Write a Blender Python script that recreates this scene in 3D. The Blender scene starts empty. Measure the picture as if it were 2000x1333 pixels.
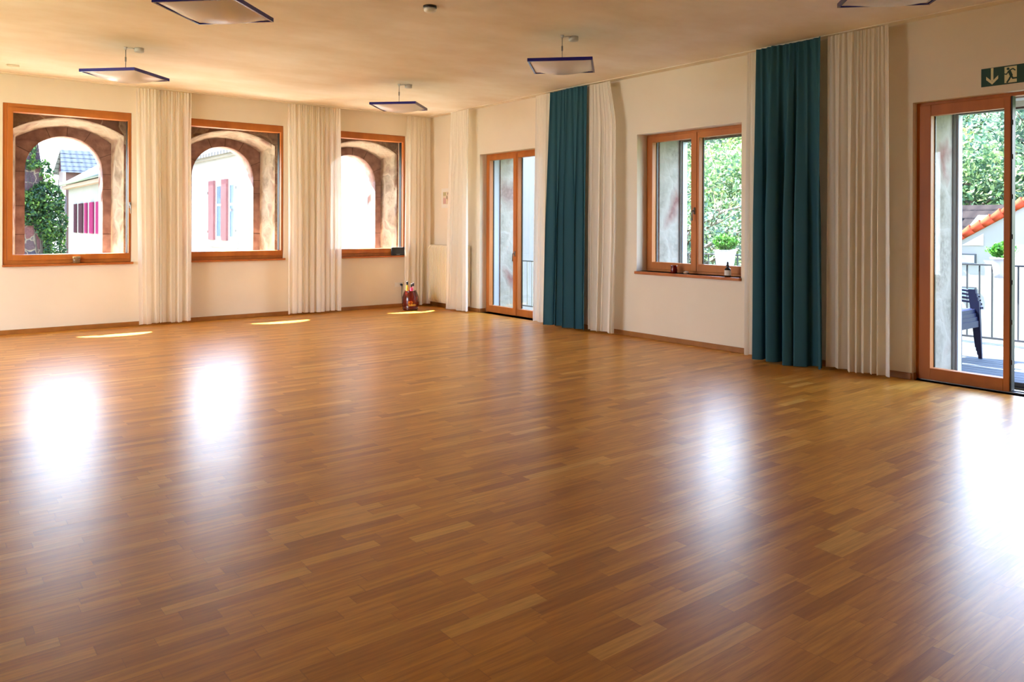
import bpy, bmesh, math, random
from mathutils import Vector, Matrix
random.seed(7)
PI = math.pi
C = bpy.context.scene.collection
S = bpy.context.scene

# ------------------------------------------------------------------ camera
YAW, PITCH, ROLL, FPX, OY = 0.66530, -0.0014, 0.0036, 1510.4, 442.2
f = Vector((math.sin(YAW)*math.cos(PITCH), math.cos(YAW)*math.cos(PITCH), math.sin(PITCH)))
r0 = Vector((math.cos(YAW), -math.sin(YAW), 0)); u0 = r0.cross(f)
r = r0*math.cos(ROLL) + u0*math.sin(ROLL); u = -r0*math.sin(ROLL) + u0*math.cos(ROLL)
cd = bpy.data.cameras.new('camera'); cam = bpy.data.objects.new('camera', cd); C.objects.link(cam)
M = Matrix((r, u, -f)).transposed().to_4x4(); M.translation = (-7.5248, -11.9945, 1.4544)
cam.matrix_world = M
cd.sensor_fit = 'HORIZONTAL'; cd.sensor_width = 36; cd.lens = FPX*36/2000
cd.shift_y = -(666.5-OY)/2000; cd.clip_start = .05; cd.clip_end = 600
S.camera = cam

# ------------------------------------------------------------------ world, sun, exposure
S.view_settings.view_transform = 'Standard'; S.view_settings.look = 'None'
S.view_settings.gamma = 1; S.view_settings.use_curve_mapping = False
S.view_settings.exposure = 1.88
SKY = 4.5
w = bpy.data.worlds.new('sky'); S.world = w; w.use_nodes = True
nt = w.node_tree; nt.nodes.clear()
wo = nt.nodes.new('ShaderNodeOutputWorld'); bg = nt.nodes.new('ShaderNodeBackground')
tc = nt.nodes.new('ShaderNodeTexCoord'); sp = nt.nodes.new('ShaderNodeSeparateXYZ'); rp = nt.nodes.new('ShaderNodeValToRGB')
nt.links.new(tc.outputs['Generated'], sp.inputs[0]); nt.links.new(sp.outputs['Z'], rp.inputs[0])
rp.color_ramp.elements[0].position = 0; rp.color_ramp.elements[0].color = (.85, .9, 1, 1)
rp.color_ramp.elements[1].position = .7; rp.color_ramp.elements[1].color = (.42, .6, 1, 1)
nt.links.new(rp.outputs[0], bg.inputs[0]); bg.inputs[1].default_value = SKY
nt.links.new(bg.outputs[0], wo.inputs[0])
sd = bpy.data.lights.new('sun', 'SUN'); sd.energy = 24; sd.angle = math.radians(.53); sd.color = (1, .94, .84)
sun = bpy.data.objects.new('sun', sd); C.objects.link(sun)
sun.rotation_euler = Vector((.16, -.74, -1)).to_track_quat('-Z', 'Y').to_euler(); sun.location = (0, 5, 20)
S.cycles.use_denoising = True;
S.cycles.max_bounces = 12; S.cycles.diffuse_bounces = 7; S.cycles.glossy_bounces = 4
S.cycles.transmission_bounces = 8; S.cycles.transparent_max_bounces = 24
S.cycles.sample_clamp_indirect = 8; S.cycles.caustics_refractive = False

def portal(name, loc, sx, sy, direction):
    """Sampling portal in a window opening: gives no light of its own, only guides the daylight."""
    l = bpy.data.lights.new(name, 'AREA'); l.shape = 'RECTANGLE'; l.size = sx; l.size_y = sy
    l.cycles.is_portal = True
    o = bpy.data.objects.new(name, l); C.objects.link(o); o.location = loc
    o.rotation_euler = Vector(direction).to_track_quat('-Z', 'Y').to_euler()

# ------------------------------------------------------------------ materials
def lin(c):
    return tuple(((x/255)/12.92 if x/255 <= .04045 else ((x/255+.055)/1.055)**2.4) for x in c) + (1,)
def mat(name, col, rough=.6, metal=0, spec=.5, **kw):
    m = bpy.data.materials.new(name); m.use_nodes = True
    b = m.node_tree.nodes['Principled BSDF']
    b.inputs['Base Color'].default_value = col if len(col) == 4 else lin(col)
    b.inputs['Roughness'].default_value = rough; b.inputs['Metallic'].default_value = metal
    b.inputs['Specular IOR Level'].default_value = spec
    for k, v in kw.items(): b.inputs[k.replace('_', ' ')].default_value = v
    return m
class NT:
    def __init__(s, m): s.t = m.node_tree; s.b = s.t.nodes['Principled BSDF']
    def n(s, typ, **kw):
        x = s.t.nodes.new('ShaderNode'+typ)
        for k, v in kw.items():
            if k in ('inp',):
                for i, val in v.items(): x.inputs[i].default_value = val
            else: setattr(x, k, v)
        return x
    def l(s, a, b): s.t.links.new(a, b)
    def ramp(s, fac, stops, interp='LINEAR'):
        x = s.n('ValToRGB'); x.color_ramp.interpolation = interp; e = x.color_ramp.elements
        while len(e) < len(stops): e.new(.5)
        for i, (p, c) in enumerate(stops): e[i].position = p; e[i].color = c if len(c) == 4 else lin(c)
        s.l(fac, x.inputs[0]); return x.outputs[0]
    def math(s, op, a, b=None, c=None):
        x = s.n('Math', operation=op)
        for i, v in enumerate((a, b, c)):
            if v is None: continue
            if isinstance(v, (int, float)): x.inputs[i].default_value = v
            else: s.l(v, x.inputs[i])
        return x.outputs[0]
    def mix(s, fac, a, b, blend='MIX'):
        x = s.n('Mix', data_type='RGBA', blend_type=blend)
        for sock, v in ((x.inputs[0], fac), (x.inputs[6], a), (x.inputs[7], b)):
            if isinstance(v, (int, float)): sock.default_value = v
            elif isinstance(v, tuple): sock.default_value = v
            else: s.l(v, sock)
        return x.outputs[2]
    def coord(s, kind='Object', scale=(1, 1, 1)):
        a = s.n('TexCoord'); b = s.n('Mapping'); b.inputs['Scale'].default_value = scale
        s.l(a.outputs[kind], b.inputs[0]); return b.outputs[0]
    def noise(s, vec, scale, detail=4, rough=.55):
        x = s.n('TexNoise'); x.inputs['Scale'].default_value = scale; x.inputs['Detail'].default_value = detail
        x.inputs['Roughness'].default_value = rough; s.l(vec, x.inputs['Vector']); return x.outputs[0]
    def bump(s, h, strength=.2, dist=.01):
        x = s.n('Bump'); x.inputs['Strength'].default_value = strength; x.inputs['Distance'].default_value = dist
        s.l(h, x.inputs['Height']); s.l(x.outputs[0], s.b.inputs['Normal'])

def noisy(name, c1, c2, scale=3, rough=.8, bump=.15, bscale=60, sc=(1, 1, 1), **kw):
    m = mat(name, c1, rough, **kw); t = NT(m); v = t.coord('Object', sc)
    col = t.ramp(t.noise(v, scale), [(.3, c1), (.7, c2)]); t.l(col, t.b.inputs['Base Color'])
    if bump: t.bump(t.noise(v, bscale, 3), bump, .005)
    return m

m_wall = noisy('wall plaster', (239, 230, 211), (234, 224, 204), 1.2, .9, .12, 90)
m_ceil = noisy('ceiling plaster', (249, 243, 230), (234, 222, 200), 1.1, .9, .3, 14, sc=(1, 1.6, 1))
m_white = mat('white paint', (238, 236, 228), .45)
m_cream = mat('cream enamel', (240, 232, 208), .4)
m_frame = noisy('varnished pine', (200, 120, 46), (174, 98, 34), 5, .48, .05, 30, sc=(1, 1, .15))
m_base = noisy('skirting oak', (168, 112, 52), (150, 96, 42), 6, .4, .05, 30)
m_sillw = noisy('sill wood', (190, 112, 52), (166, 90, 38), 6, .35, .05, 30)
m_steel = mat('brushed steel', (150, 150, 150), .35, 1)
m_dark = mat('dark gasket', (30, 28, 28), .5)
m_black = mat('black plastic', (22, 22, 24), .4)
m_blueedge = mat('cobalt glass edge', (30, 30, 130), .2, Emission_Strength=0.0)
m_opal = mat('opal glass', (235, 235, 238), .25, spec=.6)
m_rail0 = mat('dull lock metal', (90, 88, 86), .5, .6)
m_rose = mat('grey enamel', (200, 195, 188), .4)

def glass_mat():
    m = bpy.data.materials.new('window glass'); m.use_nodes = True; t = m.node_tree; t.nodes.clear()
    o = t.nodes.new('ShaderNodeOutputMaterial'); mx = t.nodes.new('ShaderNodeMixShader')
    tr = t.nodes.new('ShaderNodeBsdfTransparent'); g = t.nodes.new('ShaderNodeBsdfGlossy'); fr = t.nodes.new('ShaderNodeFresnel')
    tr.inputs[0].default_value = (.93, .96, .95, 1); g.inputs['Roughness'].default_value = .01; 
    geo = t.nodes.new('ShaderNodeNewGeometry'); mr = t.nodes.new('ShaderNodeMapRange')      # same reflectance on both faces of the pane
    mr.inputs[3].default_value = 1.33; mr.inputs[4].default_value = 1/1.33
    t.links.new(geo.outputs['Backfacing'], mr.inputs[0]); t.links.new(mr.outputs[0], fr.inputs[0])
    t.links.new(fr.outputs[0], mx.inputs[0]); t.links.new(tr.outputs[0], mx.inputs[1]); t.links.new(g.outputs[0], mx.inputs[2])
    t.links.new(mx.outputs[0], o.inputs[0]); return m
m_glass = glass_mat()

def cloth(name, col, transl, transp, rough=.9, weave=900):
    m = bpy.data.materials.new(name); m.use_nodes = True; t = m.node_tree; t.nodes.clear()
    o = t.nodes.new('ShaderNodeOutputMaterial'); d = t.nodes.new('ShaderNodeBsdfDiffuse'); tl = t.nodes.new('ShaderNodeBsdfTranslucent')
    tr = t.nodes.new('ShaderNodeBsdfTransparent'); a = t.nodes.new('ShaderNodeMixShader'); b = t.nodes.new('ShaderNodeMixShader')
    d.inputs[0].default_value = lin(col); tl.inputs[0].default_value = lin(col)
    a.inputs[0].default_value = transl; b.inputs[0].default_value = transp
    L = t.links.new; L(d.outputs[0], a.inputs[1]); L(tl.outputs[0], a.inputs[2]); L(a.outputs[0], b.inputs[1]); L(tr.outputs[0], b.inputs[2]); L(b.outputs[0], o.inputs[0])
    return m
m_sheer = cloth('cream voile', (253, 248, 238), .42, .18)
m_sheerh = cloth('cream heading tape', (240, 230, 200), .25, .02)
m_sheerw = cloth('white voile', (250, 246, 236), .3, .1)
m_teal = cloth('teal satin', (58, 97, 110), .05, 0)

def floor_mat():
    m = mat('parquet', (150, 85, 30), .24, spec=.5); t = NT(m); L = t.l
    g = t.n('NewGeometry'); sp = t.n('SeparateXYZ'); L(g.outputs['Position'], sp.inputs[0]); X, Y = sp.outputs[0], sp.outputs[1]
    ROW = .071
    ry = t.math('DIVIDE', Y, ROW); row = t.math('FLOOR', ry); fy = t.math('FRACT', ry)
    wn = t.n('TexWhiteNoise', noise_dimensions='1D'); L(row, wn.inputs['W'])
    xs = t.math('ADD', t.math('DIVIDE', X, .46), t.math('MULTIPLY', wn.outputs[0], 7.3))
    # wobble so that strips differ in length
    xs = t.math('ADD', xs, t.math('MULTIPLY', t.math('SINE', t.math('ADD', t.math('MULTIPLY', xs, 1.9), row)), .22))
    cell = t.math('FLOOR', xs); fx = t.math('FRACT', xs)
    cv = t.n('CombineXYZ'); L(cell, cv.inputs[0]); L(row, cv.inputs[1])
    w2 = t.n('TexWhiteNoise', noise_dimensions='2D'); L(cv.outputs[0], w2.inputs['Vector'])
    base = t.ramp(w2.outputs[0], [(0, (184, 120, 40)), (.2, (203, 137, 46)), (.6, (213, 148, 52)), (.88, (221, 158, 60)), (1, (232, 180, 88))])
    # grain
    off = t.n('CombineXYZ'); L(t.math('MULTIPLY', X, 2.2), off.inputs[0]); L(t.math('MULTIPLY', Y, 34), off.inputs[1]); L(t.math('MULTIPLY', w2.outputs[0], 30), off.inputs[2])
    gr = t.noise(off.outputs[0], 1.6, 6, .6)
    grc = t.ramp(gr, [(.3, (196, 180, 165)), (.62, (255, 255, 255))])
    col = t.mix(.75, base, grc, 'MULTIPLY')
    # fine seams
    ey = t.math('MINIMUM', fy, t.math('SUBTRACT', 1, fy)); ex = t.math('MINIMUM', fx, t.math('SUBTRACT', 1, fx))
    seam = t.math('MAXIMUM', t.math('LESS_THAN', ey, .016), t.math('LESS_THAN', ex, .0035))
    col = t.mix(t.math('MULTIPLY', seam, .3), col, lin((120, 68, 28)))
    L(col, t.b.inputs['Base Color'])
    # lacquer: slight waviness and wear
    big = t.noise(t.coord('Object', (1, 1, 1)), 2.5, 3)
    ro = t.n('MapRange'); L(big, ro.inputs[0]); ro.inputs[3].default_value = .285; ro.inputs[4].default_value = .32
    L(ro.outputs[0], t.b.inputs['Roughness'])
    h = t.math('ADD', t.math('MULTIPLY', w2.outputs[1] if False else w2.outputs[0], .25), t.math('MULTIPLY', gr, .25))
    t.bump(h, .05, .001)
    return m
m_floor = floor_mat()

def stone_mat(name, cols, mortar, scale, rnd=1, mort=.08, rough=.9, bump=.6, sc=(1, 1, 1)):
    m = mat(name, cols[0], rough, spec=0); t = NT(m); v = t.coord('Object', sc)
    nz = t.n('TexNoise'); nz.inputs['Scale'].default_value = 4; t.l(v, nz.inputs['Vector'])
    vv = t.n('VectorMath', operation='MULTIPLY_ADD'); t.l(nz.outputs['Color'], vv.inputs[0]); vv.inputs[1].default_value = (.25, .25, .25); t.l(v, vv.inputs[2])
    vo = t.n('TexVoronoi', feature='F1'); vo.inputs['Scale'].default_value = scale; vo.inputs['Randomness'].default_value = rnd; t.l(vv.outputs[0], vo.inputs['Vector'])
    ve = t.n('TexVoronoi', feature='DISTANCE_TO_EDGE'); ve.inputs['Scale'].default_value = scale; ve.inputs['Randomness'].default_value = rnd; t.l(vv.outputs[0], ve.inputs['Vector'])
    sx = t.n('SeparateColor'); t.l(vo.outputs['Color'], sx.inputs[0])
    n = len(cols); base = t.ramp(sx.outputs[0], [(i/max(1, n-1), c) for i, c in enumerate(cols)])
    fine = t.ramp(t.noise(v, 22, 6, .65), [(.25, (150, 145, 140)), (.7, (255, 255, 255))])
    base = t.mix(.7, base, fine, 'MULTIPLY')
    edge = t.ramp(ve.outputs[0], [(0, (255, 255, 255)), (mort, (0, 0, 0))])
    t.l(t.mix(edge, base, lin(mortar)), t.b.inputs['Base Color'])
    hh = t.math('ADD', t.math('MINIMUM', ve.outputs[0], .12), t.math('MULTIPLY', t.noise(v, 18, 5), .12))
    t.bump(hh, bump, .12); return m
m_rubble = stone_mat('rubble masonry', [(150, 112, 98), (160, 138, 120), (130, 94, 82), (172, 154, 134)], (158, 140, 122), 3.2, 1, .05)
m_sand = noisy('red sandstone', (160, 128, 120), (118, 86, 80), 7, .9, .6, 26, spec=.05)
m_intr = stone_mat('plastered stone reveal', [(178, 158, 138), (150, 130, 114), (188, 172, 152), (146, 108, 98), (170, 146, 130), (192, 178, 160)], (176, 158, 140), 3.6, 1, .3, .9, .4)
m_reveal = stone_mat('patched stone reveal', [(160, 156, 146), (150, 146, 134), (168, 162, 152), (142, 92, 88), (156, 152, 142)], (158, 152, 142), 2.2, 1, .28, .9, .35)
m_paleblue = mat('pale reveal render', (170, 176, 186), .8)
m_tower = stone_mat('tower boulders', [(58, 50, 56), (78, 54, 54), (46, 45, 54), (84, 64, 60)], (92, 86, 74), 3.2, .85, .07)
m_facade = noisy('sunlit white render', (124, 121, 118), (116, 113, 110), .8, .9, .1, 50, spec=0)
m_shutter = mat('crimson shutter', (96, 34, 62), .6, spec=0); m_shutter2 = mat('brown shutter', (52, 34, 40), .6, spec=0)

# ------------------------------------------------------------------ mesh helpers
class MB:
    def __init__(s): s.v = []; s.f = []; s.mi = []; s.mats = []; s.sm = []
    def mat(s, m):
        if m not in s.mats: s.mats.append(m)
        return s.mats.index(m)
    def poly(s, pts, m, smooth=False):
        b = len(s.v); s.v += [tuple(p) for p in pts]; s.f.append(tuple(range(b, b+len(pts)))); s.mi.append(s.mat(m)); s.sm.append(smooth)
    def box(s, x0, x1, y0, y1, z0, z1, m, T=None):
        x0, x1 = sorted((x0, x1)); y0, y1 = sorted((y0, y1)); z0, z1 = sorted((z0, z1))
        p = [(x, y, z) for z in (z0, z1) for y in (y0, y1) for x in (x0, x1)]
        if T: p = [tuple(T @ Vector(q)) for q in p]
        b = len(s.v); s.v += p; k = s.mat(m)
        for q in ((0, 2, 3, 1), (4, 5, 7, 6), (0, 1, 5, 4), (2, 6, 7, 3), (0, 4, 6, 2), (1, 3, 7, 5)):
            s.f.append(tuple(b+i for i in q)); s.mi.append(k); s.sm.append(False)
    def grid(s, fn, nu, nv, m, smooth=True, closeu=False):
        b = len(s.v); k = s.mat(m); cu = nu if closeu else nu+1
        for j in range(nv+1):
            for i in range(cu): s.v.append(tuple(fn(i/nu, j/nv)))
        for j in range(nv):
            for i in range(nu):
                i2 = (i+1) % cu
                s.f.append((b+j*cu+i, b+j*cu+i2, b+(j+1)*cu+i2, b+(j+1)*cu+i)); s.mi.append(k); s.sm.append(smooth)
    def lathe(s, prof, c, m, n=24, smooth=True):
        cx, cy, cz = c
        s.grid(lambda a, t: (cx+math.cos(a*2*PI)*prof[round(t*(len(prof)-1))][0], cy+math.sin(a*2*PI)*prof[round(t*(len(prof)-1))][0], cz+prof[round(t*(len(prof)-1))][1]), n, len(prof)-1, m, smooth, True)
    def tube(s, pts, rad, m, n=8, caps=True):
        pts = [Vector(p) for p in pts]; rr = rad if isinstance(rad, (list, tuple)) else [rad]*len(pts)
        b = len(s.v); k = s.mat(m)
        for i, p in enumerate(pts):
            d = (pts[min(i+1, len(pts)-1)]-pts[max(i-1, 0)]).normalized()
            a = d.orthogonal().normalized() if i == 0 else (a - d*a.dot(d)).normalized()
            c = d.cross(a)
            for j in range(n):
                t = 2*PI*j/n; s.v.append(tuple(p+(a*math.cos(t)+c*math.sin(t))*rr[i]))
        for i in range(len(pts)-1):
            for j in range(n):
                j2 = (j+1) % n; s.f.append((b+i*n+j, b+i*n+j2, b+(i+1)*n+j2, b+(i+1)*n+j)); s.mi.append(k); s.sm.append(True)
        if caps:
            s.f.append(tuple(b+j for j in range(n-1, -1, -1))); s.mi.append(k); s.sm.append(False)
            e = b+(len(pts)-1)*n; s.f.append(tuple(e+j for j in range(n))); s.mi.append(k); s.sm.append(False)
    def obj(s, name, parent=None, bevel=0, weld=True, fixn=True):
        me = bpy.data.meshes.new(name); off = Vector((0, 0, 0))
        if parent is not None: off = parent_world(parent)
        me.from_pydata([tuple(Vector(p)-off) for p in s.v], [], s.f)
        for m in s.mats: me.materials.append(m)
        for i, p in enumerate(me.polygons): p.material_index = s.mi[i]; p.use_smooth = s.sm[i]
        if weld or fixn:
            bm = bmesh.new(); bm.from_mesh(me)
            if weld: bmesh.ops.remove_doubles(bm, verts=bm.verts, dist=1e-5)
            if fixn: bmesh.ops.recalc_face_normals(bm, faces=bm.faces)
            bm.to_mesh(me); bm.free()
        o = bpy.data.objects.new(name, me); C.objects.link(o)
        if parent is not None: o.parent = parent
        if bevel:
            md = o.modifiers.new('bevel', 'BEVEL'); md.width = bevel; md.segments = 2; md.limit_method = 'ANGLE'
        return o
def parent_world(p):
    v = Vector((0, 0, 0))
    while p is not None: v += p.location; p = p.parent
    return v
def empty(name, loc):
    o = bpy.data.objects.new(name, None); o.empty_display_size = .1; C.objects.link(o); o.location = loc; return o
def tag(o, label=None, cat=None, group=None, kind=None):
    if label: o['label'] = label
    if cat: o['category'] = cat
    if group: o['group'] = group
    if kind: o['kind'] = kind
    return o
def struct(o): o['kind'] = 'structure'; return o
def copy_tree(o, parent=None, loc=None):
    c = o.copy(); C.objects.link(c)
    if parent is not None: c.parent = parent
    if loc is not None: c.location = loc
    for ch in [x for x in S.objects if x.parent == o]: copy_tree(ch, c)
    return c

H = 3.4
XL, YF = -11.5, -15.5      # unseen far walls of the hall

# ------------------------------------------------------------------ walls
def panel(name, axis, d0, d1, us, zs, holes, m, mrev=None):
    """wall slab between d0 and d1 with rectangular holes (u0,u1,z0,z1)"""
    U = sorted(set(us+[h[0] for h in holes]+[h[1] for h in holes])); Z = sorted(set(zs+[h[2] for h in holes]+[h[3] for h in holes]))
    P = (lambda a, d, z: (a, d, z)) if axis == 'x' else (lambda a, d, z: (d, a, z))
    b = MB(); mr = mrev or m
    ins = lambda a, z: any(h[0] < a < h[1] and h[2] < z < h[3] for h in holes)
    for i in range(len(U)-1):
        for j in range(len(Z)-1):
            if ins((U[i]+U[i+1])/2, (Z[j]+Z[j+1])/2): continue
            for d in (d0, d1): b.poly([P(U[i], d, Z[j]), P(U[i+1], d, Z[j]), P(U[i+1], d, Z[j+1]), P(U[i], d, Z[j+1])], m)
    for (a0, a1, z0, z1) in holes+[(us[0], us[-1], zs[0], zs[-1])]:
        mm = m if (a0, a1) == (us[0], us[-1]) else mr
        b.poly([P(a0, d0, z0), P(a0, d1, z0), P(a0, d1, z1), P(a0, d0, z1)], mm)
        b.poly([P(a1, d0, z0), P(a1, d1, z0), P(a1, d1, z1), P(a1, d0, z1)], mm)
        b.poly([P(a0, d0, z1), P(a1, d0, z1), P(a1, d1, z1), P(a0, d1, z1)], mm)
        if z0 > zs[0]+1e-4 or mm is m: b.poly([P(a0, d0, z0), P(a1, d0, z0), P(a1, d1, z0), P(a0, d1, z0)], mm)
    return struct(b.obj(name))

b = MB(); b.box(XL-.3, .2, YF-.3, .2, -.25, 0, m_floor); struct(b.obj('floor'))
b = MB(); b.box(XL-.3, .85, YF-.3, 1.0, H, H+.35, m_ceil); struct(b.obj('ceiling'))
WB = [(-6.53, -4.995), (-4.30, -2.765), (-2.065, -.53)]           # windows in the back wall
WX = [-5.725, -3.49, -1.24]                                       # centres of the stone arches
HZ = (.915, 3.03)
holesB = [(a, c, HZ[0], HZ[1]) for a, c in WB]
WX_all = WX
panel('wall_back', 'x', 0, .25, [XL, .25], [0, H], holesB, m_wall)
D1 = (-3.14, -1.532, 0, 2.63); W4 = (-6.653, -5.048, .86, 2.645); D2 = (-10.17, -8.563, 0, 2.63); D3 = (-13.6, -12.0, 0, 2.63)  # the last opening is an unseen door added for its daylight
panel('wall_right', 'y', 0, .25, [YF, 0], [0, H], [D1, W4, D2, D3], m_wall)
b = MB(); b.box(XL, -7.25, -5.85, -5.65, 0, H, m_wall); struct(b.obj('wall_light_block'))  # unseen stub added to keep left-hand daylight off the near right wall
ADDED_LW = [(-3.4, -1.9, .5, 3.15), (-5.5, -3.6, .3, 3.25)]          # openings added in the unseen left wall to brighten the room
panel('wall_left', 'y', XL-.25, XL, [YF, .25], [0, H], ADDED_LW, m_wall)
for a, c, z0, z1 in ADDED_LW: portal('portal', (XL-.26, (a+c)/2, (z0+z1)/2), c-a, z1-z0, (1, 0, 0))
b = MB(); b.box(XL, .25, YF-.25, YF, 0, H, m_wall); struct(b.obj('wall_front'))

# old stone outer wall behind the back wall: rubble with segmental arches, sandstone ring behind it
def arch_wall(name, y0, y1, cf, cb, m, mrev, x0, x1, nseg=20, rough=0, mid=5):
    rnd = random.Random(3); b = MB(); zb, zt = -.3, H
    cur = x0
    for xc in sorted(WX_all):
        F, B = cf(xc), cb(xc)
        for Y, Cn in ((y0, F), (y1, B)):
            l, rgt = Cn[0][0], Cn[-1][0]; ze = Cn[0][1]
            b.poly([(cur if Y == y0 else arch_wall.cb, Y, zb), (l, Y, zb), (l, Y, zt), (cur if Y == y0 else arch_wall.cb, Y, zt)], m)
            b.poly([(l, Y, zb), (rgt, Y, zb), (rgt, Y, ze), (l, Y, ze)], m)
            for i in range(1, len(Cn)-2):
                (xa, za), (xb, zb_) = Cn[i], Cn[i+1]
                b.poly([(xa, Y, za), (xb, Y, zb_), (xb, Y, zt), (xa, Y, zt)], m)
        n = len(F)
        jit = {}
        def pt(i, k):
            t = k/mid; (xf, zf), (xb, zb2) = F[i], B[i]
            key = (i, k)
            if key not in jit: jit[key] = (rnd.uniform(-rough, rough), rnd.uniform(-rough, rough)) if 0 < k < mid and 0 < i < n-1 else (0, 0)
            return (xf+(xb-xf)*t+jit[key][0], y0+(y1-y0)*t, zf+(zb2-zf)*t+jit[key][1])
        for i in range(n-1):
            for k in range(mid):
                b.poly([pt(i, k), pt(i+1, k), pt(i+1, k+1), pt(i, k+1)], mrev, True)
        b.poly([pt(0, 0), pt(0, mid), pt(n-1, mid), pt(n-1, 0)], mrev)
        cur, arch_wall.cb = F[-1][0], B[-1][0]
    for Y, c in ((y0, cur), (y1, arch_wall.cb)): b.poly([(c, Y, zb), (x1, Y, zb), (x1, Y, zt), (c, Y, zt)], m)
    b.poly([(x1, y0, zb), (x1, y1, zb), (x1, y1, zt), (x1, y0, zt)], m)
    return b.obj(name)
arch_wall.cb = XL
def contour(hw, zs_, rise, z0, nj=8, na=20):
    def g(xc):
        R = (hw*hw+rise*rise)/(2*rise); a = math.asin(min(1, hw/R)); zc = zs_+rise-R
        if rise >= hw-1e-6: a = PI/2; R = hw; zc = zs_
        L = [(xc-hw, z0+(zs_-z0)*i/nj) for i in range(nj)]
        A = [(xc+R*math.sin(-a+2*a*i/na), zc+R*math.cos(-a+2*a*i/na)) for i in range(na+1)]
        return L+A+[(xc+hw, zs_-(zs_-z0)*(i+1)/nj) for i in range(nj)]
    return g
struct(arch_wall('wall_outer_back', .25, .7, contour(.68, 2.72, .2, .88), contour(.60, 2.64, .2, .88), m_rubble, m_intr, XL, .85, rough=.012))
arch_wall.cb = XL
struct(arch_wall('wall_arch_stone', .7, 1.0, contour(.4875, 2.22, .4875, .9), contour(.4875, 2.22, .4875, .9), m_sand, m_sand, XL, .85, mid=2))

b = MB(); m_joint = mat('mortar joint', (84, 62, 56), .95, spec=0)       # joints between the arch stones
for xc in WX_all:
    for a in (-62, -22, 3, 30, 66):
        a = math.radians(a); c_, s_ = math.sin(a), math.cos(a); tx, tz = s_*.003, -c_*.003
        p, q = (xc+c_*.4875, 2.22+s_*.4875), (xc+c_*.64, 2.22+s_*.64)
        b.box(-.003, .003, .694, .7, .4875, .66, m_joint, Matrix.Translation((xc, 0, 2.22)) @ Matrix.Rotation(a, 4, 'Y'))
    for sx in (-1, 1):
        for z in (2.18, 1.96 if sx > 0 else 1.7, 1.3): b.box(xc+sx*.4875, xc+sx*.61, .694, .7, z-.003, z+.003, m_joint)
struct(b.obj('trim_4'))

# outer leaf of the right wall
def orects(dx): return [(D1[0], D1[1]+dx, -.3, 2.63), (W4[0], W4[1]+dx, .8, 2.645), (D2[0], D2[1]+dx, -.3, 2.6), (D3[0], D3[1]+dx, -.3, 2.6)]
panel('wall_outer_right', 'y', .42, .82, [YF, .7], [-.3, H], orects(-.02), m_rubble, m_reveal)
panel('wall_reveal_right', 'y', .25, .42, [YF, .25], [-.05, H], orects(0), m_paleblue, m_paleblue)
# white rails and lintels at the outer edge of the right-hand openings
k = 0
for (a0, a1, z0, z1) in (W4, D2):
    k += 1; b = MB(); b.box(.84, .93, a1-.07, a1+.02, z0-.05, z1, m_paleblue); b.box(.82, .85, a1-.05, a1+.01, z0, z1, m_steel)
    b.box(.84, .93, a0-.02, a0+.07, z0-.05, z1, m_paleblue); b.box(.82, .93, a0, a1, z1-.035, z1+.06, m_rubble); b.box(.84, .93, a0, a1, z1-.045, z1-.035, m_dark)
    struct(b.obj('trim_%d' % k))

# skirting
def skirt(name, segs):
    b = MB()
    for a in segs: b.box(*a, 0, .062, m_base)
    return struct(b.obj(name, bevel=.004))
skirt('baseboard_back', [(XL, 0, -.02, 0)])
skirt('baseboard_right', [(-.02, 0, -1.53, -.02), (-.02, 0, -8.563, -3.14), (-.02, 0, -12, -10.17)])
b = MB(); b.box(0, .11, -1.545, -1.532, 0, .062, m_base); b.box(0, .07, -8.578, -8.563, 0, .062, m_base); struct(b.obj('trim_3'))

# ------------------------------------------------------------------ windows and doors
def handle(b_name, parent, p, axis, hang=-1):
    """lever handle; axis is the direction it stands off the sash"""
    hb = MB(); p = Vector(p); ax = Vector(axis)
    side = Vector((ax.y, -ax.x, 0))
    pl = lambda a, c, d: tuple(p+side*a+ax*c+Vector((0, 0, d)))
    hb.tube([pl(0, 0, -.035), pl(0, .012, -.035), pl(0, .012, .035), pl(0, 0, .035)], .012, m_steel, 8)
    hb.tube([pl(0, .005, 0), pl(0, .05, 0), pl(0, .055, hang*.02), pl(0, .052, hang*.12)], .009, m_steel, 8)
    return hb.obj(b_name, parent)

for i, (x0, x1) in enumerate(WB):
    root = struct(empty('window_%d' % (i+1), ((x0+x1)/2, .05, HZ[0])))
    fr = MB(); z0, z1 = HZ
    e = .05
    fr.box(x0, x0+e, .015, .17, z0, z1, m_frame); fr.box(x1-.016, x1, .015, .17, z0, z1, m_frame)
    fr.box(x0+e, x1-.016, .015, .17, z1-e, z1, m_frame); fr.box(x0+e, x1-.016, .015, .17, z0, z0+e, m_frame)
    fr.obj('frame', root, .004)
    sa = MB(); a, c = x0+e, x1-.016
    sa.box(a, a+.06, .0, .15, z0+e, z1-e, m_frame); sa.box(c-.02, c, .0, .15, z0+e, z1-e, m_frame)
    sa.box(a+.06, c-.02, .0, .15, z1-e-.06, z1-e, m_frame); sa.box(a+.06, c-.02, .0, .15, z0+e, z0+e+.075, m_frame)
    # glazing bead lip
    sa.box(a+.06, a+.066, .07, .15, z0+.125, z1-.11, m_dark); sa.box(c-.026, c-.02, .07, .15, z0+.125, z1-.11, m_dark)
    sa.obj('sash', root, .005)
    g = MB(); g.box(a+.055, c-.015, .105, .111, z0+.12, z1-.105, m_glass); g.obj('glass', root)
    s_ = MB(); s_.box(x0-.005, x1+.02, -.05, .02, z0-.03, z0, m_sillw); s_.obj('window_sill', root, .006)
    if i == 0: handle('handle', root, (x1-.02, 0, 1.72), (0, -1, 0))
    portal('portal', ((x0+x1)/2, 1.02, 1.8), 1.1, 2.1, (0, -1, 0))

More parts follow.
